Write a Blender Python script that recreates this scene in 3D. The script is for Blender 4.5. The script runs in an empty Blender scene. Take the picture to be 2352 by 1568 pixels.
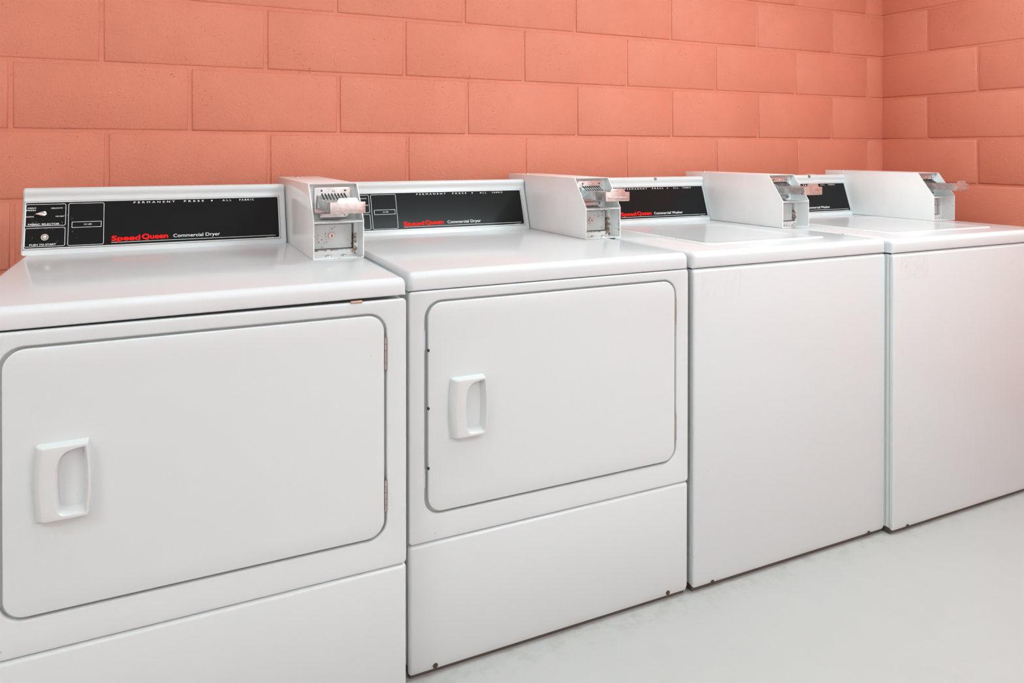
import bpy, bmesh, math, random
from mathutils import Vector, Matrix
random.seed(7)
S = bpy.context.scene
COL = S.collection

# ------------------------------------------------------------------ helpers
def link(o, parent=None):
    COL.objects.link(o)
    if parent is not None:
        o.parent = parent
    return o

def finish(me, smooth=35):
    if smooth:
        for p in me.polygons:
            p.use_smooth = True
        me.set_sharp_from_angle(angle=math.radians(smooth))

def obj(name, bm, mat, parent=None, off=None, smooth=35):
    bmesh.ops.remove_doubles(bm, verts=bm.verts, dist=1e-6)
    bmesh.ops.recalc_face_normals(bm, faces=bm.faces)
    if off is not None:
        bmesh.ops.translate(bm, verts=bm.verts, vec=Vector(off))
    me = bpy.data.meshes.new(name)
    bm.to_mesh(me)
    bm.free()
    mats = mat if isinstance(mat, (list, tuple)) else [mat]
    for m in mats:
        me.materials.append(m)
    finish(me, smooth)
    return link(bpy.data.objects.new(name, me), parent)

def thing(name, label, cat, loc=(0, 0, 0), group=None):
    o = bpy.data.objects.new(name, None)
    o.empty_display_size = .1
    o.location = loc
    o['label'] = label
    o['category'] = cat
    if group:
        o['group'] = group
    return link(o)

def tag(o, label, cat, group=None):
    o['label'] = label
    o['category'] = cat
    if group:
        o['group'] = group
    return o

def struct(name, bm, mat, label=None, smooth=35):
    o = obj(name, bm, mat, None, None, smooth)
    o['kind'] = 'structure'
    if label:
        o['label'] = label
    return o

def box(bm, x0, x1, y0, y1, z0, z1, bev=0, seg=2, mi=0):
    r = bmesh.ops.create_cube(bm, size=1)
    vs = r['verts']
    for v in vs:
        v.co = Vector((x0 + (v.co.x + .5) * (x1 - x0), y0 + (v.co.y + .5) * (y1 - y0), z0 + (v.co.z + .5) * (z1 - z0)))
    fs = {f for v in vs for f in v.link_faces}
    for f in fs:
        f.material_index = mi
    if bev:
        es = list({e for f in fs for e in f.edges})
        r2 = bmesh.ops.bevel(bm, geom=es, offset=bev, segments=seg, affect='EDGES', profile=.5)
        for f in r2['faces']:
            f.material_index = mi

def cyl(bm, c, axis, r, h, n=20, r2=None, mi=0):
    """cylinder starting at c going h along axis"""
    a = Vector(axis).normalized()
    q = Vector((0, 0, 1)).rotation_difference(a).to_matrix().to_4x4()
    M = Matrix.Translation(Vector(c) + a * h / 2) @ q
    k = bmesh.ops.create_cone(bm, cap_ends=True, segments=n, radius1=r, radius2=r if r2 is None else r2, depth=h, matrix=M)
    for f in {f for v in k['verts'] for f in v.link_faces}:
        f.material_index = mi

def dome(bm, c, axis, r, h, n=20, rings=4):
    a = Vector(axis).normalized()
    q = Vector((0, 0, 1)).rotation_difference(a).to_matrix()
    prev = None
    for k in range(rings + 1):
        t = k / rings * math.pi / 2
        rr, hh = r * math.cos(t), h * math.sin(t)
        if k == rings:
            tip = bm.verts.new(Vector(c) + q @ Vector((0, 0, hh)))
            for i in range(n):
                bm.faces.new((prev[i], prev[(i + 1) % n], tip))
        else:
            cur = [bm.verts.new(Vector(c) + q @ Vector((rr * math.cos(2 * math.pi * i / n), rr * math.sin(2 * math.pi * i / n), hh))) for i in range(n)]
            if prev:
                for i in range(n):
                    bm.faces.new((prev[i], prev[(i + 1) % n], cur[(i + 1) % n], cur[i]))
            else:
                bm.faces.new(cur[::-1])
            prev = cur

def inset_poly(P, d):
    """offset a CCW polygon inward by d"""
    n = len(P)
    out = []
    for i in range(n):
        a, b, c = Vector(P[i - 1]), Vector(P[i]), Vector(P[(i + 1) % n])
        e1 = (b - a).normalized()
        e2 = (c - b).normalized()
        n1 = Vector((-e1.y, e1.x))
        n2 = Vector((-e2.y, e2.x))
        m = n1 + n2
        k = m.length_squared
        m = m * (2 / k) if k > .4 else n1
        out.append(b + m * d)
    return out

def area2(P):
    return sum(P[i - 1][0] * P[i][1] - P[i][0] * P[i - 1][1] for i in range(len(P)))

def prism_x(bm, P, x0, x1, r=0, seg=4, keep_z=None):
    """profile P in (y,z) swept along x, both ends rounded with radius r"""
    if area2(P) < 0:
        P = P[::-1]
    rings = []
    if r:
        for k in range(seg + 1):
            t = k / seg * math.pi / 2
            rings.append((x0 + r * (1 - math.sin(t)), r * (1 - math.cos(t))))
        rings = rings[::-1]
        rings += [(x1 - (x - x0), d) for x, d in rings[::-1]]
    else:
        rings = [(x0, 0), (x1, 0)]
    prev = None
    for x, d in rings:
        Q = inset_poly(P, d) if d else P
        if keep_z is not None:
            Q = [(q[0], p[1] if p[1] < keep_z else q[1]) for p, q in zip(P, Q)]
        cur = [bm.verts.new((x, q[0], q[1])) for q in Q]
        if prev:
            n = len(cur)
            for i in range(n):
                bm.faces.new((prev[i], prev[(i + 1) % n], cur[(i + 1) % n], cur[i]))
        else:
            bm.faces.new(cur)
        prev = cur
    bm.faces.new(prev[::-1])

def arc(cx, cy, r, a0, a1, n=5):
    return [(cx + r * math.cos(math.radians(a0 + (a1 - a0) * k / n)), cy + r * math.sin(math.radians(a0 + (a1 - a0) * k / n))) for k in range(n + 1)]

def rrect(x0, x1, z0, z1, r, n=6):
    return (arc(x1 - r, z0 + r, r, -90, 0, n) + arc(x1 - r, z1 - r, r, 0, 90, n) +
            arc(x0 + r, z1 - r, r, 90, 180, n) + arc(x0 + r, z0 + r, r, 180, 270, n))

def curve_mesh(name, loops, thick, bev=0, res=2):
    cu = bpy.data.curves.new(name, 'CURVE')
    cu.dimensions = '2D'
    cu.fill_mode = 'BOTH'
    cu.extrude = max(0, thick / 2 - bev)
    cu.bevel_depth = bev
    cu.bevel_resolution = res
    cu.offset = -bev
    for L in loops:
        sp = cu.splines.new('POLY')
        sp.points.add(len(L) - 1)
        for p, q in zip(sp.points, L):
            p.co = (q[0], q[1], 0, 1)
        sp.use_cyclic_u = True
    o = bpy.data.objects.new(name, cu)
    COL.objects.link(o)
    dg = bpy.context.evaluated_depsgraph_get()
    dg.update()
    me = bpy.data.meshes.new_from_object(o.evaluated_get(dg))
    bpy.data.objects.remove(o)
    bpy.data.curves.remove(cu)
    return me

def plate_bm(loops, y_front, thick, bev=.001, res=2, bm=None):
    """flat plate whose outline is in (x,z), front face at y_front"""
    me = curve_mesh('tmp', loops, thick, bev, res)
    b = bm or bmesh.new()
    n0 = len(b.verts)
    b.from_mesh(me)
    b.verts.ensure_lookup_table()
    for v in b.verts[n0:]:
        x, z, d = v.co
        v.co = (x, y_front + thick / 2 - d, z)
    bpy.data.meshes.remove(me)
    return b

def text_mesh(body, width, cap, bold=0, space=1.0, word=1.0):
    """mesh in the xy plane, origin at the left end of the base line, scaled to width and capital height;
    bold thickens the strokes by overlaying shifted copies of the letters"""
    cu = bpy.data.curves.new('tmp', 'FONT')
    cu.body = body
    cu.size = 1
    cu.space_character = space
    cu.space_word = word
    cu.resolution_u = 3
    o = bpy.data.objects.new('tmp', cu)
    COL.objects.link(o)
    dg = bpy.context.evaluated_depsgraph_get()
    dg.update()
    me = bpy.data.meshes.new_from_object(o.evaluated_get(dg))
    bpy.data.objects.remove(o)
    bpy.data.curves.remove(cu)
    xs = [v.co.x for v in me.vertices]
    x0, x1 = min(xs), max(xs)
    bx = bold
    sx = width / (x1 - x0 + 2 * bx)
    sy = cap / (.729 + 2 * bold)
    if not bold:
        shifts = [(0, 0)]
    else:
        k = 2 if bold > .03 else 1
        shifts = [(bx * i / k, bold * j / k) for i in range(-k, k + 1) for j in range(-k, k + 1) if max(abs(i), abs(j)) == k or k == 1]
    bm = bmesh.new()
    for layer, (dx, dy) in enumerate(shifts):
        n0 = len(bm.verts)
        bm.from_mesh(me)
        bm.verts.ensure_lookup_table()
        for v in bm.verts[n0:]:
            v.co = ((v.co.x - x0 + bx + dx) * sx, (v.co.y + bold + dy) * sy, layer * 1.6e-5)
    bm.to_mesh(me)
    bm.free()
    return me

# ------------------------------------------------------------------ node materials
class NT:
    def __init__(self, name):
        self.m = bpy.data.materials.new(name)
        self.m.use_nodes = True
        self.t = self.m.node_tree
        self.b = self.t.nodes['Principled BSDF']
        self.tc = None

    def n(self, typ, **kw):
        nd = self.t.nodes.new(typ)
        for k, v in kw.items():
            setattr(nd, k, v)
        return nd

    def l(self, a, b):
        self.t.links.new(a, b)

    def inp(self, nd, key, val):
        if hasattr(val, 'is_output') or isinstance(val, bpy.types.NodeSocket):
            self.l(val, nd.inputs[key])
        else:
            nd.inputs[key].default_value = val

    def obj(self):
        if not self.tc:
            self.tc = self.n('ShaderNodeTexCoord')
        return self.tc.outputs['Object']

    def math(self, op, a, b=0.0, clamp=False):
        nd = self.n('ShaderNodeMath', operation=op, use_clamp=clamp)
        self.inp(nd, 0, a)
        self.inp(nd, 1, b)
        return nd.outputs[0]

    def noise(self, scale, detail=3, rough=.55, vec=None, dist=0):
        nd = self.n('ShaderNodeTexNoise')
        self.l(vec or self.obj(), nd.inputs['Vector'])
        nd.inputs['Scale'].default_value = scale
        nd.inputs['Detail'].default_value = detail
        nd.inputs['Roughness'].default_value = rough
        nd.inputs['Distortion'].default_value = dist
        return nd.outputs['Fac']

    def stretch(self, s, loc=(0, 0, 0)):
        nd = self.n('ShaderNodeMapping')
        self.l(self.obj(), nd.inputs['Vector'])
        nd.inputs['Scale'].default_value = s
        nd.inputs['Location'].default_value = loc
        return nd.outputs[0]

    def voro(self, scale, vec=None, rand=1):
        nd = self.n('ShaderNodeTexVoronoi')
        self.l(vec or self.obj(), nd.inputs['Vector'])
        nd.inputs['Scale'].default_value = scale
        nd.inputs['Randomness'].default_value = rand
        return nd

    def ramp(self, v, lo, hi, a=0.0, b=1.0):
        nd = self.n('ShaderNodeMapRange')
        nd.clamp = True
        self.l(v, nd.inputs['Value'])
        for k, x in (('From Min', lo), ('From Max', hi), ('To Min', a), ('To Max', b)):
            nd.inputs[k].default_value = x
        return nd.outputs[0]

    def mix(self, f, a, b):
        nd = self.n('ShaderNodeMix', data_type='RGBA')
        self.inp(nd, 0, f)
        for k, v in ((6, a), (7, b)):
            if isinstance(v, tuple):
                nd.inputs[k].default_value = (*v[:3], 1)
            else:
                self.l(v, nd.inputs[k])
        return nd.outputs[2]

    def boxmask(self, x=None, y=None, z=None, soft=.004):
        sp = self.n('ShaderNodeSeparateXYZ')
        self.l(self.obj(), sp.inputs[0])
        out = None
        for i, r in enumerate((x, y, z)):
            if r is None:
                continue
            a = self.ramp(sp.outputs[i], r[0] - soft, r[0] + soft)
            c = self.ramp(sp.outputs[i], r[1] - soft, r[1] + soft, 1, 0)
            k = self.math('MULTIPLY', a, c)
            out = k if out is None else self.math('MULTIPLY', out, k)
        return out

    def bump(self, h, strength, dist):
        nd = self.n('ShaderNodeBump')
        self.l(h, nd.inputs['Height'])
        nd.inputs['Strength'].default_value = strength
        nd.inputs['Distance'].default_value = dist
        self.l(nd.outputs[0], self.b.inputs['Normal'])

    def set(self, col=None, rough=None, metal=None, spec=None, emit=None, es=None):
        b = self.b
        if col is not None:
            if isinstance(col, tuple):
                b.inputs['Base Color'].default_value = (*col[:3], 1)
            else:
                self.l(col, b.inputs['Base Color'])
        if rough is not None:
            self.inp(b, 'Roughness', rough)
        if metal is not None:
            self.inp(b, 'Metallic', metal)
        if spec is not None:
            b.inputs['Specular IOR Level'].default_value = spec
        if emit is not None:
            b.inputs['Emission Color'].default_value = (*emit, 1)
            b.inputs['Emission Strength'].default_value = es
        return self.m

def flat(name, col, rough=.4, metal=0.0, spec=.5):
    return NT(name).set(col, rough, metal, spec)

WHITE = (.685, .715, .735)

def coral(name):
    t = NT(name)
    big = t.noise(2.2, 3)
    mid = t.noise(14, 4, .6)
    base = t.mix(t.ramp(big, .35, .68), (.71, .237, .154), (.765, .268, .182))
    base = t.mix(t.ramp(mid, .42, .75, 0, .5), base, (.685, .23, .148))
    # wobble the coordinates so that pits and chips are ragged, not round
    wob = t.n('ShaderNodeTexNoise')
    t.l(t.obj(), wob.inputs['Vector'])
    wob.inputs['Scale'].default_value = 120
    wob.inputs['Detail'].default_value = 2
    vm = t.n('ShaderNodeVectorMath', operation='MULTIPLY_ADD')
    t.l(wob.outputs['Color'], vm.inputs[0])
    vm.inputs[1].default_value = (.011, .011, .008)
    t.l(t.obj(), vm.inputs[2])
    def warped(sc, loc):
        nd = t.n('ShaderNodeMapping')
        t.l(vm.outputs[0], nd.inputs['Vector'])
        nd.inputs['Scale'].default_value = sc
        nd.inputs['Location'].default_value = loc
        return nd.outputs[0]
    # open pits in the block face, gathered in patches
    patch = t.ramp(t.noise(6, 3), .44, .62, .18, 1)
    v = t.voro(125, warped((.75, .75, 1.5), (0, 0, 0)))
    sel = t.ramp(t.noise(75, 2), .52, .60)
    pit = t.math('MULTIPLY', t.math('MULTIPLY', t.ramp(v.outputs['Distance'], .10, .26, 1, 0), sel), patch)
    base = t.mix(t.math('MULTIPLY', pit, t.ramp(t.noise(33, 2, .5, t.stretch((1, 1, 1), (4, 4, 4))), .40, .62, .15, .75)), base, (.25, .115, .085))
    # pale chips
    patch2 = t.ramp(t.noise(3.0, 2, .5, t.stretch((1, 1, 1), (5, 3, 1))), .54, .66)
    v2 = t.voro(150, warped((1, 1, 1.2), (2, 7, 4)))
    sel2 = t.ramp(t.noise(85, 2, .5, t.stretch((1, 1, 1), (9, 1, 2))), .57, .62)
    chip = t.math('MULTIPLY', t.math('MULTIPLY', t.ramp(v2.outputs['Distance'], .12, .24, 1, 0), sel2), patch2)
    base = t.mix(t.math('MULTIPLY', chip, .8), base, (.74, .62, .60))
    fine = t.noise(190, 3, .6)
    lump = t.noise(42, 4, .6)
    h = t.math('SUBTRACT', t.math('ADD', fine, t.math('MULTIPLY', lump, 1.3)), t.math('MULTIPLY', pit, 1.8))
    t.bump(h, .7, .0026)
    return t.set(base, .62, 0, .35)

def enamel(name, rough=.17, ghost=None, dirty=None, specks=True, tint=WHITE, spec=.5):
    """white baked enamel; ghost = (x range, z range) of a peeled-off sticker; dirty = z height of grime"""
    t = NT(name)
    col = t.mix(t.ramp(t.noise(1.6, 2), .3, .7), tint, tuple(c * .985 for c in tint))
    if specks:
        v = t.voro(26, t.stretch((1, 1, .8)))
        k = t.math('MULTIPLY', t.ramp(v.outputs['Distance'], .035, .055, 1, 0), t.ramp(t.noise(9, 2), .60, .64))
        col = t.mix(t.math('MULTIPLY', k, .55), col, (.45, .38, .28))
    if ghost:
        xr, zr = ghost[0], ghost[1]
        m = t.boxmask(xr, None, zr, .0015)
        inner = t.boxmask((xr[0] + .003, xr[1] - .003), None, (zr[0] + .003, zr[1] - .003), .0015)
        rim = t.math('SUBTRACT', m, inner, True)
        scr = t.ramp(t.noise(70, 4, .65, t.stretch((1, 1, .45))), .50, .70)
        f = t.math('MULTIPLY', m, t.math('ADD', t.math('MULTIPLY', scr, ghost[2]), ghost[3]))
        f = t.math('ADD', f, t.math('MULTIPLY', t.math('MULTIPLY', rim, t.ramp(t.noise(20, 3), .45, .6)), .12), True)
        col = t.mix(f, col, (.56, .47, .37))
    if dirty:
        m = t.math('MULTIPLY', t.boxmask(None, None, (-.05, dirty * .5), dirty * .25), t.ramp(t.noise(9, 4, .6), .35, .75, .25, 1))
        col = t.mix(t.math('MULTIPLY', m, .42), col, (.52, .46, .36))
    return t.set(col, rough, 0, spec)

def rusty(name, spots, amount=.55, base=(.79, .79, .785), rough=.3, freckle=.0, inside=None):
    """enamel with rust; spots = list of (x,y,z ranges)"""
    t = NT(name)
    col = t.mix(t.ramp(t.noise(12, 3), .3, .7), base, tuple(c * .95 for c in base))
    nz = t.noise(95, 4, .65)
    tot = None
    for s in spots:
        m = t.boxmask(*s[:3], soft=s[3] if len(s) > 3 else .006)
        tot = m if tot is None else t.math('MAXIMUM', tot, m)
    r = t.ramp(t.math('ADD', t.math('MULTIPLY', tot, amount), nz), .86, 1.0) if tot is not None else None
    if freckle:
        v = t.voro(150)
        k = t.math('MULTIPLY', t.ramp(v.outputs['Distance'], .22, .34, 1, 0), t.ramp(t.noise(40, 2), .64 - freckle, .70 - freckle))
        if inside:
            k = t.math('MULTIPLY', k, t.boxmask(*inside, soft=.001))
        r = k if r is None else t.math('MAXIMUM', r, k)
    rc = t.mix(t.ramp(t.noise(160, 2), .4, .6), (.13, .06, .035), (.42, .21, .08))
    col = t.mix(t.math('MULTIPLY', r, .9), col, rc)
    return t.set(col, t.ramp(r, 0, 1, rough, .8), 0, .45)

def galvanised(name, col=(.76, .77, .78), rough=.32):
    t = NT(name)
    c = t.mix(t.ramp(t.noise(70, 4, .7), .35, .7), col, tuple(x * .72 for x in col))
    return t.set(c, t.ramp(t.noise(40, 3), .3, .7, rough - .08, rough + .1), .85)

M_coral = coral('coral_block_paint')
M_coral_side = M_coral
M_enamel = enamel('white_enamel', .16)
M_lid = enamel('white_enamel_top', .11, specks=False, tint=(.70, .715, .735), spec=.05)
M_panel = enamel('white_plastic', .22, specks=False, tint=(.70, .705, .715))
M_side = enamel('cabinet_side', .3, specks=False, tint=(.74, .73, .71))
M_handle = flat('handle_plastic', (.67, .68, .685), .28)
M_black = flat('black_glass', (.0125, .0128, .0135), .16, 0, .15)
M_print = flat('white_print', (.86, .86, .86), .5)
M_red = flat('red_print', (.90, .010, .007), .55, 0, .15)
M_chrome = flat('satin_chrome', (.72, .70, .70), .22, 1)
M_silver = flat('silver_trim', (.42, .41, .43), .3, .8)
M_steel = galvanised('hinge_steel', (.55, .50, .47), .38)
M_galv = galvanised('galvanised_steel')
M_slide = galvanised('slide_steel', (.78, .77, .77), .26)
M_dark = flat('dark_hole', (.02, .018, .017), .8)
M_rustdark = flat('rusty_hole', (.07, .045, .03), .9)
M_rubber = flat('foot_rubber', (.05, .045, .04), .8)
M_rail = flat('dark_base_rail', (.105, .085, .078), .7)
M_body = flat('cabinet_back_metal', (.30, .28, .26), .6)

# ------------------------------------------------------------------ camera
FPX = 1703.4665
cam = bpy.data.cameras.new('camera')
cam.sensor_fit = 'HORIZONTAL'
cam.sensor_width = 36
cam.lens = FPX / 2352 * 36
cam.shift_x = (1176 - 1176.004) / 2352
cam.shift_y = (360.68 - 784) / 2352
cam.clip_start = .05
yaw, pitch, roll = .4440, -.0054, .0004
fw = Vector((math.sin(yaw) * math.cos(pitch), math.cos(yaw) * math.cos(pitch), math.sin(pitch)))
rt = Vector((math.cos(yaw), -math.sin(yaw), 0))
up = rt.cross(fw)
rt, up = math.cos(roll) * rt + math.sin(roll) * up, -math.sin(roll) * rt + math.cos(roll) * up
Mw = Matrix((rt, up, -fw)).transposed().to_4x4()
Mw.translation = (0, -2.5302, 1.1543)
co = bpy.data.objects.new('camera', cam)
co.matrix_world = Mw
COL.objects.link(co)
S.camera = co

# ------------------------------------------------------------------ room
XL, XR, YF, ZC = -2.3, 3.2357, -4.3, 2.6448
COURSE, BLOCK = .2032, .4675
Z0 = 1.2192

def block_wall(name, joints, u0, u1, place, label, seed):
    """joints(row) -> sorted joint positions along u; place(u, d, z) -> 3D with d = depth behind the face"""
    rnd = random.Random(seed)
    bm = bmesh.new()
    mw = .0120
    dep = .0056
    z = Z0 - 6 * COURSE
    row = -6
    while z < ZC - .01:
        zt = min(z + COURSE, ZC)
        js = [u0 - .02] + [j for j in joints(row) if u0 + .03 < j < u1 - .02] + [u1 + .02]
        for a, b in zip(js[:-1], js[1:]):
            jd = rnd.uniform(-.0009, .0009)
            ua, ub = max(u0, a + mw / 2), min(u1, b - mw / 2)
            za, zb = max(0, z + mw / 2), min(ZC, zt - mw / 2)
            bv = .0052
            # front face with eased edges and a skirt down into the joint
            outer = [(ua, za), (ub, za), (ub, zb), (ua, zb)]
            L = []
            for d, ins in ((dep + .001, -.0012), (dep - .0006 + jd, .0002), (.0022 + jd, .0014), (.0008 + jd, .0034), (jd, bv)):
                L.append([bm.verts.new(place(max(ua, min(ub, u + (ins if u == ua else -ins))), d, (q + ins if q == za else q - ins))) for u, q in outer])
            for p, q in zip(L[:-1], L[1:]):
                for i in range(4):
                    bm.faces.new((p[i], p[(i + 1) % 4], q[(i + 1) % 4], q[i]))
            bm.faces.new(L[-1])
        z += COURSE
        row += 1
    # the mortar bed behind
    n = 24
    vs = [[bm.verts.new(place(u0 + (u1 - u0) * i / n, dep, zz)) for i in range(n + 1)] for zz in (0, ZC)]
    for i in range(n):
        bm.faces.new((vs[0][i], vs[0][i + 1], vs[1][i + 1], vs[1][i]))
    # back of the wall, for thickness
    k = [bm.verts.new(place(u, .2, zz)) for u, zz in ((u0, 0), (u1, 0), (u1, ZC), (u0, ZC))]
    bm.faces.new(k)
    c0 = [vs[0][0], vs[0][-1], vs[1][-1], vs[1][0]]
    for i in range(4):
        bm.faces.new((c0[i], c0[(i + 1) % 4], k[(i + 1) % 4], k[i]))
    bmesh.ops.recalc_face_normals(bm, faces=bm.faces)
    return struct(name, bm, M_coral, label, smooth=50)

meas = {2: [.542, 1.009, 1.479, 1.943, 2.42, 2.887], 1: [-.155, .315, .784, 1.253, 1.722, 2.185, 2.653, 3.127],
        0: [-.384, .087, .551, 1.021, 1.487, 1.949, 2.428, 2.888], -1: [-.142, .324, .794, 1.26, 1.722, 2.189, 2.665, 3.13]}

def back_joints(row):
    m = meas.get(row)
    if m is None:
        first = -.148 if row % 2 else .087
        m = [first + BLOCK * k for k in range(-6, 9)]
    else:
        m = [m[0] - BLOCK * k for k in range(6, 0, -1)] + m
    return m

def right_joints(row):
    o = .236 if row % 2 == 0 else .471
    return [o - BLOCK + BLOCK * k for k in range(0, 12)]

block_wall('wall_back', back_joints, XL, XR + .012, lambda u, d, z: (u, d, z), 'coral painted concrete block wall behind the machines', 3)
block_wall('wall_right', right_joints, -.012, -YF, lambda u, d, z: (XR + d, -u, z), 'coral painted concrete block wall at the right end of the room', 5)

M_wallw = flat('coral_wall_paint', (.76, .29, .205), .6)
M_ceil = flat('ceiling_paint', (.86, .865, .865), .8)
bm = bmesh.new(); box(bm, XL - .2, XL, YF, 0, 0, ZC)
struct('wall_left', bm, flat('pale_wall_paint', (.82, .66, .60), .7))
bm = bmesh.new(); box(bm, XL - .2, XR + .2, YF - .2, YF, 0, ZC)
struct('wall_front', bm, M_wallw)
bm = bmesh.new(); box(bm, XL - .2, XR + .2, YF - .2, .2, ZC, ZC + .1)
struct('ceiling', bm, M_ceil)

t = NT('painted_concrete_floor')
c = t.mix(t.ramp(t.noise(1.1, 4), .35, .65), (.505, .488, .478), (.49, .474, .464))
c = t.mix(t.math('MULTIPLY', t.ramp(t.noise(8, 5, .65), .52, .75), .25), c, (.44, .42, .405))
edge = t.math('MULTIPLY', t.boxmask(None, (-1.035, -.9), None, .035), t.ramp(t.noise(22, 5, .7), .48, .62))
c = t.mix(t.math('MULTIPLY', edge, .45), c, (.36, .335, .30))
t.bump(t.noise(60, 3), .08, .002)
M_floor = t.set(c, .5, 0, .35)
bm = bmesh.new(); box(bm, XL - .2, XR + .2, YF - .2, .2, -.1, 0)
struct('floor', bm, M_floor)

# round pale cap on the wall, only its top shows over the far washer's console
bm = bmesh.new()
cyl(bm, (2.747, .003, .962), (0, -1, 0), .096, .016, 48)
cyl(bm, (2.747, -.013, .962), (0, -1, 0), .088, .008, 48, .070)
tag(obj('wall_cap', bm, flat('aged_cream_plastic', (.74, .60, .50), .5)),
    'round cream cap on the coral wall, peeking over the rightmost console', 'wall cap')

# ------------------------------------------------------------------ machine parts
ZL, ZT = .8525, .8945       # underside and top of the work top
TILT = math.radians(18)
ES = Vector((0, math.sin(TILT), math.cos(TILT)))
EN = Vector((0, -math.cos(TILT), math.sin(TILT)))

class Machine:
    def __init__(self, name, label, cat, xl, xr, yf, group):
        self.W = xr - xl
        self.xl, self.yf = xl, yf
        self.root = thing(name, label, cat, ((xl + xr) / 2, yf + .43, 0), group)
        self.off = (-self.W / 2, -.43, 0)

    def part(self, name, bm, mat, parent=None, smooth=35, label=None):
        o = obj(name, bm, mat, parent or self.root, self.off, smooth)
        if label:
            o['label'] = label
        return o

def rust_x(mach, x):      # local x -> object space x
    return x - mach.W / 2

def feet_and_body(m, inset=.004, yb0=.022):
    bm = bmesh.new()
    box(bm, inset, m.W - inset, yb0, .86, .020, ZL - .004, .0015, 1)
    m.part('cabinet', bm, M_side)
    bm = bmesh.new()
    box(bm, .006, m.W - .006, .013, .85, .001, .021)
    m.part('base_rail', bm, M_rail, None, 35, 'dark recessed base under the front')
    for fx in (.06, m.W - .06):
        for fy in (.09, .78):
            bm = bmesh.new()
            cyl(bm, (fx, fy, 0), (0, 0, 1), .019, .010, 16)
            cyl(bm, (fx, fy, .010), (0, 0, 1), .006, .014, 10)
            m.part('foot', bm, M_rubber)

def work_top(m, gap_l=.0010, gap_r=.0010, mat=None):
    bm = bmesh.new()
    z0 = ZL + .0012
    P = [(.86, z0), (.86, ZT - .004), (.856, ZT)] + arc(.016, ZT - .016, .016, 90, 180, 7) + arc(.004, z0 + .004, .004, 180, 270, 3)
    prism_x(bm, P, 0, m.W, .013, 5, ZT - .03)
    for v in bm.verts:
        if v.co.z < ZT - .02:
            k = v.co.x / m.W
            v.co.z += gap_l * (1 - k) + gap_r * k - .0012
    return m.part('work_top', bm, mat or M_lid)

def console(m, yb, x0, x1):
    """tilted control console; returns (part, function (x, s, n) -> point)"""
    Ps = [(0, 0), (.148, 0), (.1525, .0006), (.156, .0026), (.1595, .0055), (.164, .0076), (.169, .0080), (.1735, .0062), (.1768, .0025), (.1778, -.004)]
    base = Vector((0, yb, ZT))
    P = []
    for s, n in Ps:
        q = base + ES * s + EN * n
        P.append((q.y, q.z))
    top = P[-1]
    P += [(top[0] + .03, top[1] - .006), (yb + .13, top[1] - .030), (yb + .13, ZT)]
    P[0] = (P[0][0] + .001, ZT)
    bm = bmesh.new()
    prism_x(bm, P, x0, x1, .007, 4)
    part = m.part('control_console', bm, M_panel)
    def at(x, s, n=0):
        return Vector((x, yb, ZT)) + ES * s + EN * n
    return part, at

def on_face(me, at, x, s, n):
    for v in me.vertices:
        a, b, c = v.co
        v.co = at(x + a, s + b, n + c)
    return me

def merge_text(bm, me):
    bm.from_mesh(me)
    bpy.data.meshes.remove(me)

def face_plate_bm(at, loops, n, thick=.0006):
    me = curve_mesh('tmp', loops, thick)
    b = bmesh.new()
    b.from_mesh(me)
    for v in b.verts:
        a, bb, c = v.co
        v.co = at(a, bb, n + c)
    bpy.data.meshes.remove(me)
    return b

def frame_loops(x0, x1, s0, s1, w, r):
    return [rrect(x0, x1, s0, s1, r, 3), rrect(x0 + w, x1 - w, s0 + w, s1 - w, max(.0004, r - w), 3)[::-1]]

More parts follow.
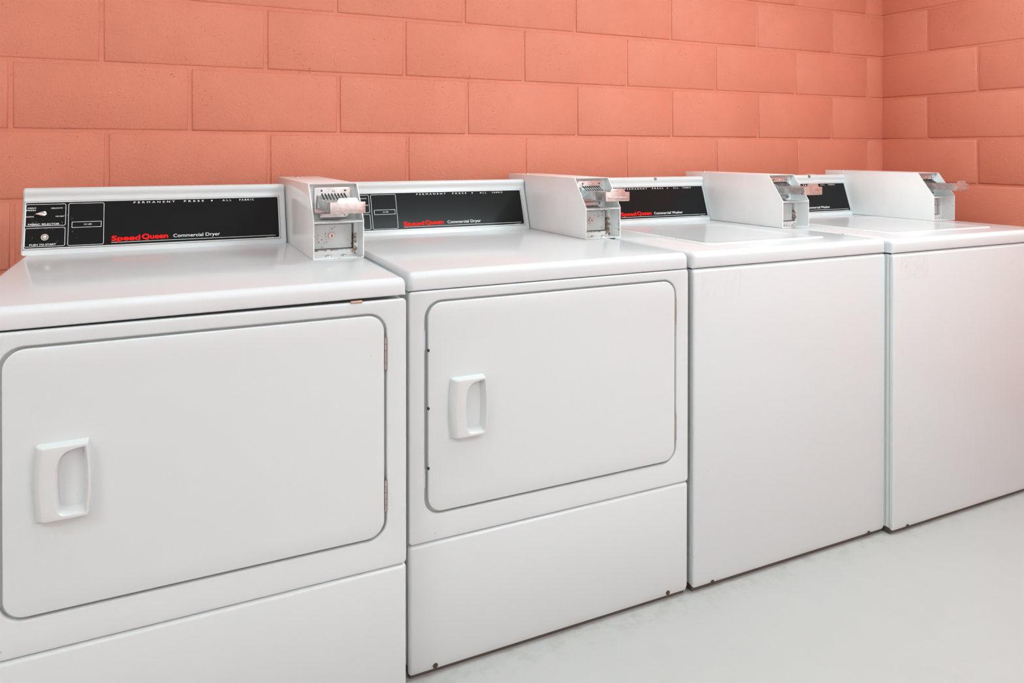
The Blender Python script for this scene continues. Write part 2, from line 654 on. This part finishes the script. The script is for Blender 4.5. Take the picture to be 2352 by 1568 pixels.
def console_print(m, part, at, x0, xr, dryer, speckled):
    """face plate from x0 to xr; printing placed relative to xr"""
    s0, s1 = .0140, .1410
    m.part('face_plate_trim', face_plate_bm(at, [rrect(x0, xr, s0, s1, .001, 2)], .0004, .0008), M_silver, part)
    m.part('face_plate_border', face_plate_bm(at, frame_loops(x0 + .0028, xr - .0028, s0 + .0016, s1 - .0020, .0022, .005), .0009, .0005), M_print, part)
    m.part('face_plate', face_plate_bm(at, [rrect(x0 + .0046, xr - .0046, s0 + .0034, s1 - .0038, .0035, 4)], .0010, .0008), M_blackspeck if speckled else M_black, part)
    N = .0017
    bm = bmesh.new()
    def put(body, xa, xb, s, cap, bold=0, space=1.0, word=1.0):
        merge_text(bm, on_face(text_mesh(body, xb - xa, cap, bold, space, word), at, xr + xa, s, N))
    def lines(loops):
        merge = face_plate_bm(at, loops, N, .0002)
        me = bpy.data.meshes.new('tmp')
        merge.to_mesh(me)
        merge.free()
        bm.from_mesh(me)
        bpy.data.meshes.remove(me)
    dx = 0 if dryer else .0115
    put('PERMANENT', -.3809 + dx, -.2790 + dx, .1288, .0052, .012, 1.75)
    put('PRESS', -.2560 + dx, -.2050 + dx, .1288, .0052, .012, 1.75)
    put('ALL', -.1560 + dx, -.1320 + dx, .1288, .0052, .012, 1.75)
    put('FABRIC', -.1105 + dx, -.0743 + dx + .003, .1288, .0052, .012, 1.55)
    lines([[(xr - .1838 + dx + .0022 * math.cos(a * .5236), .1313 + .0022 * math.sin(a * .5236)) for a in range(12)]])
    ddx = 0 if dryer else .0275
    put('Commercial Dryer' if dryer else 'Commercial Washer', -.2836 + ddx, (-.1646 if dryer else -.1225), .0305, .0098, .006)
    ra = -.4326 if dryer else -.405
    lines([[(xr + ra, .0232), (xr - .0150, .0232), (xr - .0150, .0243), (xr + ra, .0243)]])
    lines([[(xr - .040, .0178), (xr - .020, .0178), (xr - .020, .0184), (xr - .040, .0184)]])
    if dryer:
        w = .0011
        lines(frame_loops(xr - .6277, xr - .5385, .0746, .1330, w, .004))
        lines(frame_loops(xr - .6277, xr - .5385, .0208, .0702, w, .004))
        lines(frame_loops(xr - .5330, xr - .4507, .0202, .1335, w, .004))
        lines(frame_loops(xr - .5247, xr - .4566, .0675, .0832, w, .0006))
        put('PERM', -.6232, -.6055, .1210, .0036, .012)
        put('PRESS', -.6260, -.6055, .1153, .0036, .012)
        put('DELICATE', -.5715, -.5465, .1198, .0034, .014)
        put('NORMAL', -.6262, -.6085, .0985, .0034, .014)
        put('NO HEAT', -.5610, -.5415, .0978, .0034, .014)
        put('FABRIC SELECTOR', -.6215, -.5525, .0772, .0048, .02)
        put('PUSH TO START', -.6165, -.5585, .0238, .0048, .02)
        put('IN USE', -.4965, -.4790, .0740, .0036, .012)
    m.part('lettering', bm, M_print, part, 0, 'small white printed lettering and outlines')
    bm = bmesh.new()
    if dryer:
        merge_text(bm, on_face(text_mesh('Speed', .0685, .0152, .036, 1.02), at, xr - .4326, .0272, N))
        merge_text(bm, on_face(text_mesh('Queen', .0640, .0152, .036, 1.02), at, xr - .3605, .0290, N))
    else:
        merge_text(bm, on_face(text_mesh('Speed', .0685, .0152, .036, 1.02), at, xr - .405, .0285, N))
        merge_text(bm, on_face(text_mesh('Queen', .0640, .0152, .036, 1.02), at, xr - .3325, .0295, N))
    m.part('red_lettering', bm, M_red, part, 0, 'bold red lettering')

t = NT('black_glass_speckled')
v = t.voro(210)
k = t.math('MULTIPLY', t.ramp(v.outputs['Distance'], .13, .2, 1, 0), t.ramp(t.noise(55, 2), .56, .60))
k = t.math('MULTIPLY', k, t.boxmask((-.42, -.268), None, None, .02))
M_blackspeck = t.set(t.mix(k, (.0105, .0105, .011), (.5, .49, .48)), t.ramp(k, 0, 1, .16, .6), 0, .15)

def dryer_controls(m, part, at, xr):
    # tear-drop pointer knob turned to the left
    cx, s = xr - .5865, .1052
    L = arc(cx, s, .0076, 110, -110, 12) + [(cx - .012, s - .0048), (cx - .0205, s - .0016), (cx - .022, s - .0010), (cx - .0205, s + .0005), (cx - .012, s + .0042)]
    bm = bmesh.new()
    rings = []
    for n, k in ((.0016, 1.0), (.009, .96), (.0125, .8), (.0135, .45)):
        rings.append([bm.verts.new(at(cx + (x - cx) * k, s + (y - s) * k, n)) for x, y in L])
    for p, q in zip(rings[:-1], rings[1:]):
        for i in range(len(L)):
            bm.faces.new((p[i], p[(i + 1) % len(L)], q[(i + 1) % len(L)], q[i]))
    bm.faces.new(rings[-1])
    m.part('selector_knob', bm, M_chrome, part, 30, 'polished metal pointer knob')
    bm = bmesh.new()
    c = at(xr - .5835, .0447, .0012)
    cyl(bm, c, EN, .0085, .003, 24)
    dome(bm, c + EN * .003, EN, .0068, .006, 20)
    m.part('start_button', bm, flat('button_chrome_%s' % m.root.name, (.85, .83, .80), .12, .9), part, 40, 'shiny round push button')

def loop_handle(xl, xr, zb, zt, y, bl, br, rc, n=7, topleft_drop=0, k=8):
    """rounded quad with bowed sides; constant vertex count"""
    pts = []
    def side(p, q, bow):
        out = []
        for i in range(1, n):
            u = i / n
            out.append((p[0] + (q[0] - p[0]) * u + bow * 4 * u * (1 - u), p[1] + (q[1] - p[1]) * u))
        return out
    c = [(xr, zb), (xr, zt), (xl, zt), (xl, zb)]
    seq = []
    radii = rc if isinstance(rc, (tuple, list)) else (rc,) * 4
    for i, (cx, cz) in enumerate(c):
        sx = -1 if cx == xr else 1
        sz = 1 if cz == zb else -1
        r = radii[i]
        a0 = (-90, 0, 90, 180)[i]
        pts += arc(cx + sx * r, cz + sz * r, r, a0, a0 + 90, k)
        nx = c[(i + 1) % 4]
        rn = radii[(i + 1) % 4]
        if i == 0:
            pts += side((xr, zb + r), (xr, zt - rn), br)
        elif i == 1:
            pts += side((xr - r, zt), (xl + rn, zt), 0)
        elif i == 2:
            pts += side((xl, zt - r), (xl, zb + rn), -bl)
        else:
            pts += side((xl + r, zb), (xr - rn, zb), 0)
    return [(p[0], y, p[1]) for p in pts]

def door_handle(m, door, x0, x1, z0, z1, ys):
    bm = bmesh.new()
    yf = ys - .017
    w = x1 - x0
    A = loop_handle(x0, x1, z0, z1, ys + .001, .0045, .0040, .004)
    B = loop_handle(x0 + .0015, x1 - .0010, z0 + .0008, z1 - .0008, ys - .009, .0045, .0040, .004)
    C = loop_handle(x0 + .011, x1 - .0020, z0 + .0035, z1 - .0035, yf - .001, .0045, .0036, .004)
    C2 = loop_handle(x0 + .0135, x1 - .0032, z0 + .0048, z1 - .0048, yf - .0016, .0045, .0034, .004)
    px = x0 + w * .435
    D = loop_handle(px - .0025, x1 - .0048, z0 + .0085, z1 - .0075, yf - .001, .0030, .0032, (.003, .003, .019, .013))
    E = loop_handle(px, x1 - .0062, z0 + .0105, z1 - .0095, yf + .002, .0028, .0030, (.003, .003, .018, .012))
    F = loop_handle(px + .0015, x1 - .017, z0 + .026, z1 - .0125, ys + .0155, .0022, .0022, (.004, .004, .016, .008))
    # the top edge of the pocket sweeps up to the right
    for Lp in (D, E, F):
        for i, (x, y, z) in enumerate(Lp):
            if z > (z0 + z1) / 2 + .03:
                k = 1 - (x - px) / (x1 - px)
                Lp[i] = (x, y, z - .0085 * max(0, k) ** 1.6)
    prev = None
    for Lp in (A, B, C, C2, D, E, F):
        cur = [bm.verts.new(p) for p in Lp]
        if prev:
            nn = len(cur)
            for i in range(nn):
                bm.faces.new((prev[i], prev[(i + 1) % nn], cur[(i + 1) % nn], cur[i]))
        prev = cur
    bm.faces.new(prev)
    return m.part('handle', bm, M_handle, door, 40, 'white moulded scoop handle')

def hinge(m, door, x, z0, z1, side_leaf=True):
    bm = bmesh.new()
    n = 5
    h = (z1 - z0) / n
    for i in range(n):
        cyl(bm, (x, .0005, z0 + i * h + .0004), (0, 0, 1), .0031 if i % 2 == 0 else .0028, h - .0008, 12)
    cyl(bm, (x, .0005, z0 - .0008), (0, 0, 1), .0017, z1 - z0 + .0016, 8)
    box(bm, x - .004, x + .0005, .0025, .0045, z0, z1)
    m.part('hinge', bm, M_steel, door, 40, 'small steel hinge')

def bolt_hole(m, parent, x, z, y=0.0, r=.0058, mat=None):
    bm = bmesh.new()
    cyl(bm, (x, y + .001, z), (0, -1, 0), r, .0016, 16)
    m.part('bolt_hole', bm, mat or M_rustdark, parent, 40, 'dark rusty screw hole')

def coin_meter(m, xc, yf, yb, ext, inner, shell, has_lock=True):
    """coin box on top of the machine: left edge xc, front yf, back yb; ext = how far the slide sticks out"""
    w, zb, zs, zt, sl = .1245, ZT + .0004, .9885, 1.0775, .0685
    x1 = xc + w
    th = .0030
    bm = bmesh.new()
    prof = [(yf, zb), (yb, zb), (yb, zt + .002), (yf + sl, zt), (yf, zs)]
    for a, b in ((xc, xc + th), (x1 - th, x1)):
        prism_x(bm, prof, a, b, .0009, 2)
    prism_x(bm, [(yf + sl + .001, zt - th), (yf + sl - .0004, zt - .0006), (yf + sl + .001, zt), (yb, zt + .002), (yb, zt - th)], xc + .001, x1 - .001)
    box(bm, xc + .001, x1 - .001, yf + .0004, yb, zb, zb + th)
    box(bm, xc + .001, x1 - .001, yb - th, yb, zb, zt)
    # shelf between slide bay and cash bay
    box(bm, xc + .001, x1 - .001, yf + .0008, yf + .085, zs - .0052, zs - .0018, .0008, 1)
    # vault frame walls, set in from the shell on the right
    box(bm, x1 - .0125, x1 - th, yf + .052, yf + .080, zb + th, zs - .004)
    box(bm, xc + th, x1 - .0125, yf + .078, yf + .083, zb + th, zs - .004)
    box(bm, xc + th, x1 - .0125, yf + .050, yf + .080, zb + th, zb + .0165)
    box(bm, xc + th, x1 - .0125, yf + .054, yf + .080, zs - .0125, zs - .004)
    box(bm, xc + th, xc + .0105, yf + .054, yf + .080, zb + th, zs - .004)
    # wall behind the slide plate
    box(bm, xc + th, x1 - th, yf + .083, yf + .087, zs - .004, zt - .002)
    cm = m.part('coin_meter', bm, shell, None, 35, 'white sheet-metal coin box with open front')
    # cash-box door with lock
    bm = plate_bm([rrect(xc + .0125, x1 - .0165, zb + .0185, zs - .0145, .003, 3)], yf + .062, .004, .0008)
    m.part('cash_box_door', bm, inner, cm, 35, 'rust-speckled cash box door')
    if has_lock:
        bm = bmesh.new()
        lx, lz = xc + .0565, (zb + zs) / 2 + .004
        cyl(bm, (lx, yf + .0625, lz), (0, -1, 0), .0082, .0045, 24, .0072)
        cyl(bm, (lx, yf + .0582, lz), (0, -1, 0), .0046, .0012, 20)
        m.part('lock', bm, M_chrome, cm, 40, 'round chrome key lock')
        bm = bmesh.new()
        box(bm, lx - .0011, lx + .0011, yf + .0566, yf + .058, lz - .0032, lz + .0032)
        m.part('keyhole', bm, M_dark, cm, 0)
    for bx in (.042, .080):
        bm = bmesh.new()
        dome(bm, (xc + bx, yf + .030, zb + th), (0, 0, 1), .0078, .0042, 18)
        m.part('bolt', bm, M_chrome, cm, 60, 'domed bolt head')
    # slot plate
    yp = yf + .077
    px0, px1 = xc + .0165, xc + .1085
    bm = plate_bm([rrect(px0, px1, zs + .0115, zt - .0095, .006, 4)], yp, .006, .0012)
    # shoulder with the coin slots, raking forward towards the slide
    yo = yp - .020
    cx0, cx1 = xc + .0265, xc + .100
    L = [[(px0 + .006, yp, 1.0475), (px1 - .010, yp, 1.0475), (px1 - .006, yp, 1.012), (px0 + .004, yp, 1.012)],
         [(cx0, yp - .006, 1.0465), (cx1, yp - .006, 1.0465), (cx1 + .002, yo, 1.0135), (cx0 - .006, yo, 1.0135)],
         [(cx0, yo, 1.0375), (cx1, yo, 1.0375), (cx1 + .002, yo - .004, 1.016), (cx0 - .006, yo - .004, 1.016)]]
    prev = None
    for l in L:
        cur = [bm.verts.new(p) for p in l]
        if prev:
            for i in range(4):
                bm.faces.new((prev[i], prev[(i + 1) % 4], cur[(i + 1) % 4], cur[i]))
        prev = cur
    bm.faces.new(prev)
    m.part('slot_plate', bm, M_galv, cm, 35, 'galvanised coin slot plate')
    # eight dark coin slots: bent strips that follow the shoulder
    for i in range(8):
        bm = bmesh.new()
        sx = xc + .0355 + i * .00815
        pts = [(yp - .0005, 1.0515), (yp - .0062, 1.0468), (yo - .0006, 1.0378), (yo - .006, 1.0335)]
        ww = .0011
        vs = [[bm.verts.new((sx + d + .0012 * k, y - .0004, z + .0004)) for d in (-ww, ww)] for k, (y, z) in enumerate(pts)]
        lo = [[bm.verts.new((sx + d + .0012 * k, y + .003, z - .002)) for d in (-ww, ww)] for k, (y, z) in enumerate(pts)]
        for k in range(3):
            bm.faces.new((vs[k][0], vs[k][1], vs[k + 1][1], vs[k + 1][0]))
            for j in (0, 1):
                bm.faces.new((vs[k][j], vs[k + 1][j], lo[k + 1][j], lo[k][j]))
        m.part('coin_slot', bm, M_dark, cm, 0)
    for hx in (.0350, .0945):
        bm = bmesh.new()
        cyl(bm, (xc + hx, yp + .001, 1.0585), (0, -1, 0), .0024, .0014, 14)
        m.part('hole', bm, M_dark, cm, 40)
    bm = bmesh.new()
    dome(bm, (xc + .0645, yp, 1.0585), (0, -1, 0), .0036, .002, 16)
    m.part('screw', bm, M_chrome, cm, 60)
    # lower mounting bracket
    bm = bmesh.new()
    box(bm, xc + .030, xc + .098, yp - .004, yp + .002, zs + .0015, zs + .013, .001, 1)
    cyl(bm, (xc + .036, yp - .004, zs + .010), (0, -1, 0), .0032, .005, 12)
    cyl(bm, (xc + .096, yp - .004, zs + .009), (0, -1, 0), .0042, .006, 12)
    m.part('bracket', bm, M_galv, cm, 35)
    # the push slide: channel with a front finger plate
    ye = yf - ext
    sx0, sx1 = xc + .0235, xc + .1010
    z0s, z1s = 1.0130, 1.0390
    bm = bmesh.new()
    for a, b in ((sx0, sx0 + .0025), (sx1 - .0025, sx1)):
        box(bm, a, b, ye + .001, yo - .001, z0s, z1s, .0007, 1)
    box(bm, sx0 + .002, sx1 - .002, ye + .001, yo - .001, z1s - .0045, z1s - .002)
    mid = (sx0 + sx1) / 2
    hw = (sx1 - sx0) / 2 + .0028
    out = (arc(mid + hw - .003, z0s - .0005 + .003, .003, -90, 0, 3) + arc(mid + hw - .0015, z1s + .0005 - .0015, .0015, 0, 90, 2) +
           [(mid + .0265, z1s + .0005), (mid + .0215, z1s + .0095), (mid + .0195, z1s + .0108), (mid - .0195, z1s + .0108), (mid - .0215, z1s + .0095), (mid - .0265, z1s + .0005)] +
           arc(mid - hw + .0015, z1s + .0005 - .0015, .0015, 90, 180, 2) + arc(mid - hw + .003, z0s - .0005 + .003, .003, 180, 270, 3))
    plate_bm([out], ye, .0028, .0007, 1, bm)
    # pressed ledge with a row of small teeth
    box(bm, mid - .034, mid + .034, ye - .0018, ye + .0005, z0s + .0075, z0s + .0120, .0007, 1)
    for i in range(9):
        bx = mid - .0310 + i * .00775
        box(bm, bx - .0016, bx + .0016, ye - .0026, ye - .001, z0s + .0072, z0s + .0092, .0004, 1)
    m.part('coin_slide', bm, M_slide, cm, 35, 'bright steel push-in coin slide')
    # bolt on the top
    bm = bmesh.new()
    dome(bm, (xc + .052, yb - .05, zt + .0008), (0, 0, 1), .0075, .0050, 18)
    m.part('bolt', bm, M_chrome, cm, 60)
    return cm

def skin(m, z0, z1, rx, rt, rb, y1=.021, chamfer=None, x0=0.0, x1=None):
    """bent sheet-metal front: rounded upright edges, eased top, plain or chamfered bottom"""
    P = [(y1, z0), (y1, z1)] + arc(rt, z1 - rt, rt, 90, 180, 5)
    if chamfer:
        P += [(0, z0 + chamfer), (.0048, z0 + .0006), (.0065, z0)]
    else:
        P += arc(rb, z0 + rb, rb, 180, 270, 3)
    bm = bmesh.new()
    prism_x(bm, P, x0, m.W if x1 is None else x1, rx, 6)
    return bm

def build_dryer(name, label, xl, xr, yf, base_y, panel_x, coin, gaps, front_mats, speckled, inner, shell, clip=None, ghost=False, bumpers=False):
    m = Machine(name, label, 'dryer', xl, xr, yf, 'coin-operated dryers')
    feet_and_body(m)
    W = m.W
    D = lambda x: x - xl          # world x -> local
    off = (xr - .4657) if abs(xr - .4657) < .01 else 0
    dl, dr, dz0, dz1 = (coin['door'])
    # upper front with the door opening
    zo0, zo1 = dz0 - .0068, dz1 + .0042
    ol, orr = D(dl) - .0072, D(dr) + .0062
    bm = plate_bm([rrect(.0005, W - .0005, .2986, ZL - .0006, .009, 5), rrect(ol, orr, zo0, zo1, .039, 10)[::-1]], 0, .012, .0040, 3)
    m.part('front_panel', bm, front_mats[0])
    # lining of the opening
    bm = bmesh.new()
    box(bm, ol - .02, orr + .02, .0125, .026, zo0 - .02, zo1 + .02)
    m.part('opening_liner', bm, M_side)
    # door
    bm = plate_bm([rrect(D(dl), D(dr), dz0, dz1, .034, 10)], -.0030, .015, .0020, 2)
    door = m.part('door', bm, front_mats[1])
    h = coin['handle']
    door_handle(m, door, D(h[0]), D(h[1]), h[2], h[3], -.0030)
    for z0, z1 in coin['hinges']:
        hinge(m, door, D(dr) + .0034, z0, z1)
    if bumpers:
        for z in (.7215, .5940, .4625):
            bm = bmesh.new()
            cyl(bm, (D(dl) + .0015, -.0012, z), (-1, -.35, 0), .0036, .0022, 12)
            m.part('bumper', bm, M_rustdark, door, 40, 'small dark plug on the door edge')
        for z0, z1 in ((.722, .765), (.4190, .4610)):
            bm = bmesh.new()
            box(bm, ol - .001, ol + .0022, .0030, .018, z0, z1, .0008, 1)
            m.part('door_catch', bm, M_enamel, None, 35)
    # toe panel
    bm = skin(m, .0125, .2968, .009, .009, .004, chamfer=.0135)
    toe = m.part('toe_panel', bm, front_mats[2])
    for x in coin['holes']:
        bolt_hole(m, toe, D(x[0]), x[1])
    work_top(m, *gaps)
    if clip:
        bm = bmesh.new()
        box(bm, D(clip) - .012, D(clip) + .012, -.0012, .006, ZL - .0030, ZL + .0028, .0012, 2)
        m.part('spring_clip', bm, flat('copper_clip', (.58, .42, .34), .4, .7), None, 35, 'coppery spring clip under the work top')
    part, at = console(m, base_y - yf, D(panel_x[0]), D(panel_x[1]))
    xr_ = D(panel_x[3])
    console_print(m, part, at, D(panel_x[2]), xr_, True, speckled)
    dryer_controls(m, part, at, xr_)
    coin_meter(m, D(coin['x']), coin['y'] - yf, coin['back'] - yf, coin['ext'], inner, shell)
    return m

def build_washer(name, label, xl, xr, yf, base_y, panel_x, coin, front_mat, inner, shell, lock_x, rust_at):
    m = Machine(name, label, 'washer', xl, xr, yf, 'coin-operated washers')
    feet_and_body(m, .0008, .0130)
    D = lambda x: x - xl
    W = m.W
    bm = skin(m, .0138, ZL - .0012, .0105, .011, .004, y1=.0125, chamfer=.0125)
    fp = m.part('front_panel', bm, front_mat)
    # seam strip where the wrap-round front meets the cabinet side
    for x in coin['holes']:
        bolt_hole(m, fp, D(x), .0172, 0, .0056)
    work_top(m, .0008, .0008)
    # loading lid: shallow raised lid with a dished middle
    lx0, lx1, ly0, ly1 = .139, W - .125, .108, .60
    bm = bmesh.new()
    rings = []
    for ins, z, r in ((0, ZT - .001, .030), (.0, ZT + .0012, .030), (.0025, ZT + .0030, .030), (.016, ZT + .0032, .034), (.045, ZT + .0008, .07), (.060, ZT + .0004, .06)):
        L = rrect(lx0 + ins, lx1 - ins, ly0 + ins, ly1 - ins, max(.004, r - ins * .2), 6)
        rings.append([bm.verts.new((x, y, z)) for x, y in L])
    for p, q in zip(rings[:-1], rings[1:]):
        n = len(p)
        for i in range(n):
            bm.faces.new((p[i], p[(i + 1) % n], q[(i + 1) % n], q[i]))
    bm.faces.new(rings[-1])
    m.part('loading_lid', bm, M_lid, None, 40)
    # rust chip on the rim
    bm = bmesh.new()
    rx, ry, rz = rust_at
    cyl(bm, (D(rx), ry - yf, rz), (0, 0, 1), .0035, .0006, 10)
    bm2 = m.part('rust_chip', bm, flat('rust_chip_%s' % m.root.name, (.35, .25, .18), .8), None, 40, 'tiny brown rust chip')
    part, at = console(m, base_y - yf, D(panel_x[0]), D(panel_x[1]))
    xr_ = D(panel_x[3])
    console_print(m, part, at, D(panel_x[2]), xr_, False, False)
    bm = bmesh.new()
    c = at(D(lock_x), .1672, .0072)
    cyl(bm, c, EN, .0058, .0022, 20)
    m.part('console_screw', bm, flat('screw_dark_%s' % m.root.name, (.22, .21, .21), .35, .8), part, 40, 'dark round screw')
    bm = bmesh.new()
    cyl(bm, c + EN * .0021, EN, .0026, .0006, 12)
    m.part('screw_socket', bm, M_steel, part, 40)
    coin_meter(m, D(coin['x']), coin['y'] - yf, coin['back'] - yf, coin['ext'], inner, shell, coin.get('lock', True))
    return m

# ------------------------------------------------------------------ rust layouts (object space of each machine)
def shell_mat(name, xl, xr, yf, cx, cy, extra=(), amount=.5, freckle=.0):
    ox = lambda x: x - (xl + xr) / 2
    oy = lambda y: y - (yf + .43)
    x0, x1 = ox(cx), ox(cx + .1245)
    y0 = oy(cy)
    zb = ZT
    spots = [((x1 - .030, x1 - .0035), (y0 + .040, y0 + .09), (zb, zb + .030), .010),          # inner back corner
             ((x1 - .018, x1 - .0030), (y0 + .045, y0 + .085), (zb, zb + .060), .005),
             ((x0 + .004, x1 - .010), (y0 + .044, y0 + .056), (zb + .012, zb + .020), .004),
             ((x1 - .030, x1 + .001), (y0 - .002, y0 + .010), (zb, zb + .006), .003),           # front lower lip
             ((x0 + .050, x0 + .066), (y0 - .002, y0 + .004), (zb, zb + .004), .002),
             ((x0 + .003, x1 - .02), (y0 + .050, y0 + .085), (zb + .081, zb + .095), .004)]
    spots += [((x0 + a[0], x0 + a[1]), (y0 + b[0], y0 + b[1]), (zb + c[0], zb + c[1]), .004) for a, b, c in extra]
    return rusty(name, spots, amount, (.88, .885, .89), .16, freckle, ((x0 + .004, x1 + .01), (y0 - .01, y0 + .2), (0, 2)))

inner_a = rusty('cash_door_rusty', [((-9, 9), None, None)], .0, (.72, .73, .73), .3, .10)
inner_b = rusty('cash_door_worn', [((-9, 9), None, None)], .0, (.66, .67, .66), .35, .11)
inner_c = rusty('cash_door_clean', [((-9, 9), None, None)], .0, (.70, .71, .72), .3, .03)

# ------------------------------------------------------------------ the four machines
A = (-.313, .4657, -1.0403)
B = (.4884, 1.2466, -.9830)
C_ = (1.2579, 1.9905, -.9883)
E_ = (1.9920, 2.7790, -1.0109)

mid = lambda a: (a[0] + a[1]) / 2
door_plain = enamel('door_enamel', .17)
front_plain = enamel('front_enamel', .17)
toe_a = enamel('toe_enamel', .2, dirty=.05)
door_ghost = enamel('door_enamel_sticker', .17, ghost=((.5552 - mid(B), .6858 - mid(B)), (.738, .806), .06, .012))
wash_ghost1 = enamel('washer_front_sticker', .18, ghost=((1.2855 - mid(C_), 1.4203 - mid(C_)), (.766, .8425), .16, .02), dirty=.05)
wash_ghost2 = enamel('washer_front_residue', .18, ghost=((2.0274 - mid(E_), 2.150 - mid(E_)), (.770, .8405), .30, .03), dirty=.05)

d1 = build_dryer('clothes_dryer', 'nearest white coin dryer, pointer knob and push button in full view', *A,
    -.310, (-.3175, .3350, -.3144, .3180),
    dict(door=(-.2392, .4168, .3665, .8215), handle=(-.1915, -.1105, .5255, .6570), hinges=((.7084, .7743), (.4167, .4799)),
         holes=((-.2, .022),), x=.3362, y=-.7040, back=-.1124, ext=.096),
    (.0022, .0062), (front_plain, door_plain, toe_a), True, inner_a,
    shell_mat('coin_box_enamel_knob', *A, .3362, -.704, amount=.46), clip=.3600)
d2 = build_dryer('clothes_dryer', 'second white coin dryer, between the nearest dryer and the washers', *B,
    -.250, (.5045, 1.1560, .5057, 1.1380),
    dict(door=(.5318, 1.2000, .3635, .8250), handle=(.5830, .6640, .5205, .6550), hinges=((.7129, .7771), (.4123, .4780)),
         holes=((.549, .0222), (1.1812, .0225)), x=1.1580, y=-.6130, back=-.0679, ext=.078),
    (.0010, .0009), (front_plain, door_ghost, toe_a), False, inner_b,
    shell_mat('coin_box_enamel_worn', *B, 1.158, -.613, [((.110, .1245), (.002, .012), (.012, .085)), ((.105, .1245), (-.002, .030), (.022, .030)), ((.08, .12), (.0, .08), (.085, .094))], .50, .012),
    bumpers=True)
w1 = build_washer('washing_machine', 'white coin washer right of the dryers, pale sticker scratches on its front', *C_,
    -.250, (1.2950, 1.9470, 1.3000, 1.9376),
    dict(holes=(1.3235, 1.9190), x=1.9473, y=-.6170, back=-.0935, ext=.076, lock=False),
    wash_ghost1, inner_c, shell_mat('coin_box_enamel_clean', *C_, 1.9473, -.617, amount=.44), 1.7120, (1.4030, -.7304, ZT + .0028))
w2 = build_washer('washing_machine', 'last white coin washer, against the corner, brown sticker residue on its front', *E_,
    -.290, (2.0780, 2.6860, 2.0880, 2.6780),
    dict(holes=(2.0608,), x=2.6842, y=-.6570, back=-.1436, ext=.068, lock=False),
    wash_ghost2, inner_c, shell_mat('coin_box_enamel_scuffed', *E_, 2.6842, -.657, [((.10, .1245), (.0, .06), (.02, .08)), ((.118, .1245), (-.001, .004), (.01, .09))], .30), 2.4729, (1.9985, -.8225, ZT - .0010))

# ------------------------------------------------------------------ lights
def ceiling_light(x, y, lx, ly, power, label):
    r = thing('ceiling_light', label, 'ceiling light', (x, y, ZC), 'ceiling lights')
    bm = bmesh.new()
    box(bm, -lx / 2 - .03, lx / 2 + .03, -ly / 2 - .03, ly / 2 + .03, -.06, 0, .004, 1)
    obj('housing', bm, M_ceil, r)
    bm = bmesh.new()
    box(bm, -lx / 2, lx / 2, -ly / 2, ly / 2, -.066, -.0595)
    m = NT('light_diffuser')
    m.set((.9, .9, .9), .5, 0, .3, (.795, 1.02, 1.045), power)
    obj('diffuser', bm, m.m, r)

ceiling_light(1.95, -1.50, 1.25, .62, 14.5, 'fluorescent ceiling light above the row of machines')
ceiling_light(.05, -1.25, .62, .62, 5.6, 'added small square ceiling fill light above the nearest dryer')  # unseen lamp added to brighten the near top, wall and coin box side
ceiling_light(1.95, -3.5, 1.25, .62, 17.0, 'added ceiling fill light at the right behind the camera')  # unseen lamp added for more light on the right-hand machines
ceiling_light(-1.65, -2.7, .62, 1.25, 14.0, 'added ceiling fill light near the left wall')  # added lamp, set far left to light the coin boxes' left sides

# area light in a window-like frame, added unseen behind the camera as fill
bm = bmesh.new()
wx0, wx1, wz0, wz1 = -1.2, 3.0, .9, 2.35
for a in ((wx0 - .06, wx1 + .06, wz0 - .06, wz0), (wx0 - .06, wx1 + .06, wz1, wz1 + .06), (wx0 - .06, wx0, wz0, wz1), (wx1, wx1 + .06, wz0, wz1), (.88, .92, wz0, wz1)):
    box(bm, a[0], a[1], YF, YF + .05, a[2], a[3], .004, 1)
struct('fill_light_frame', bm, M_ceil)
la = bpy.data.lights.new('fill_light', 'AREA')
la.shape = 'RECTANGLE'
la.size = wx1 - wx0
la.size_y = wz1 - wz0
la.energy = 30
la.color = (.795, 1.02, 1.045)
lo = bpy.data.objects.new('fill_light', la)
lo.location = ((wx0 + wx1) / 2, YF + .06, (wz0 + wz1) / 2)
lo.rotation_euler = (math.radians(90), 0, 0)
COL.objects.link(lo)

w = bpy.data.worlds.new('world')
S.world = w
w.use_nodes = True
w.node_tree.nodes['Background'].inputs[0].default_value = (.9, .93, 1, 1)
w.node_tree.nodes['Background'].inputs[1].default_value = .3

vs = S.view_settings
vs.view_transform = 'Standard'
vs.look = 'None'
vs.gamma = 1
vs.exposure = -0.09
vs.use_curve_mapping = False
S.cycles.use_denoising = True
S.cycles.max_bounces = 6
S.cycles.diffuse_bounces = 4
S.cycles.glossy_bounces = 3
S.cycles.adaptive_threshold = .09
S.cycles.sample_clamp_indirect = 8
S.cycles.caustics_reflective = False
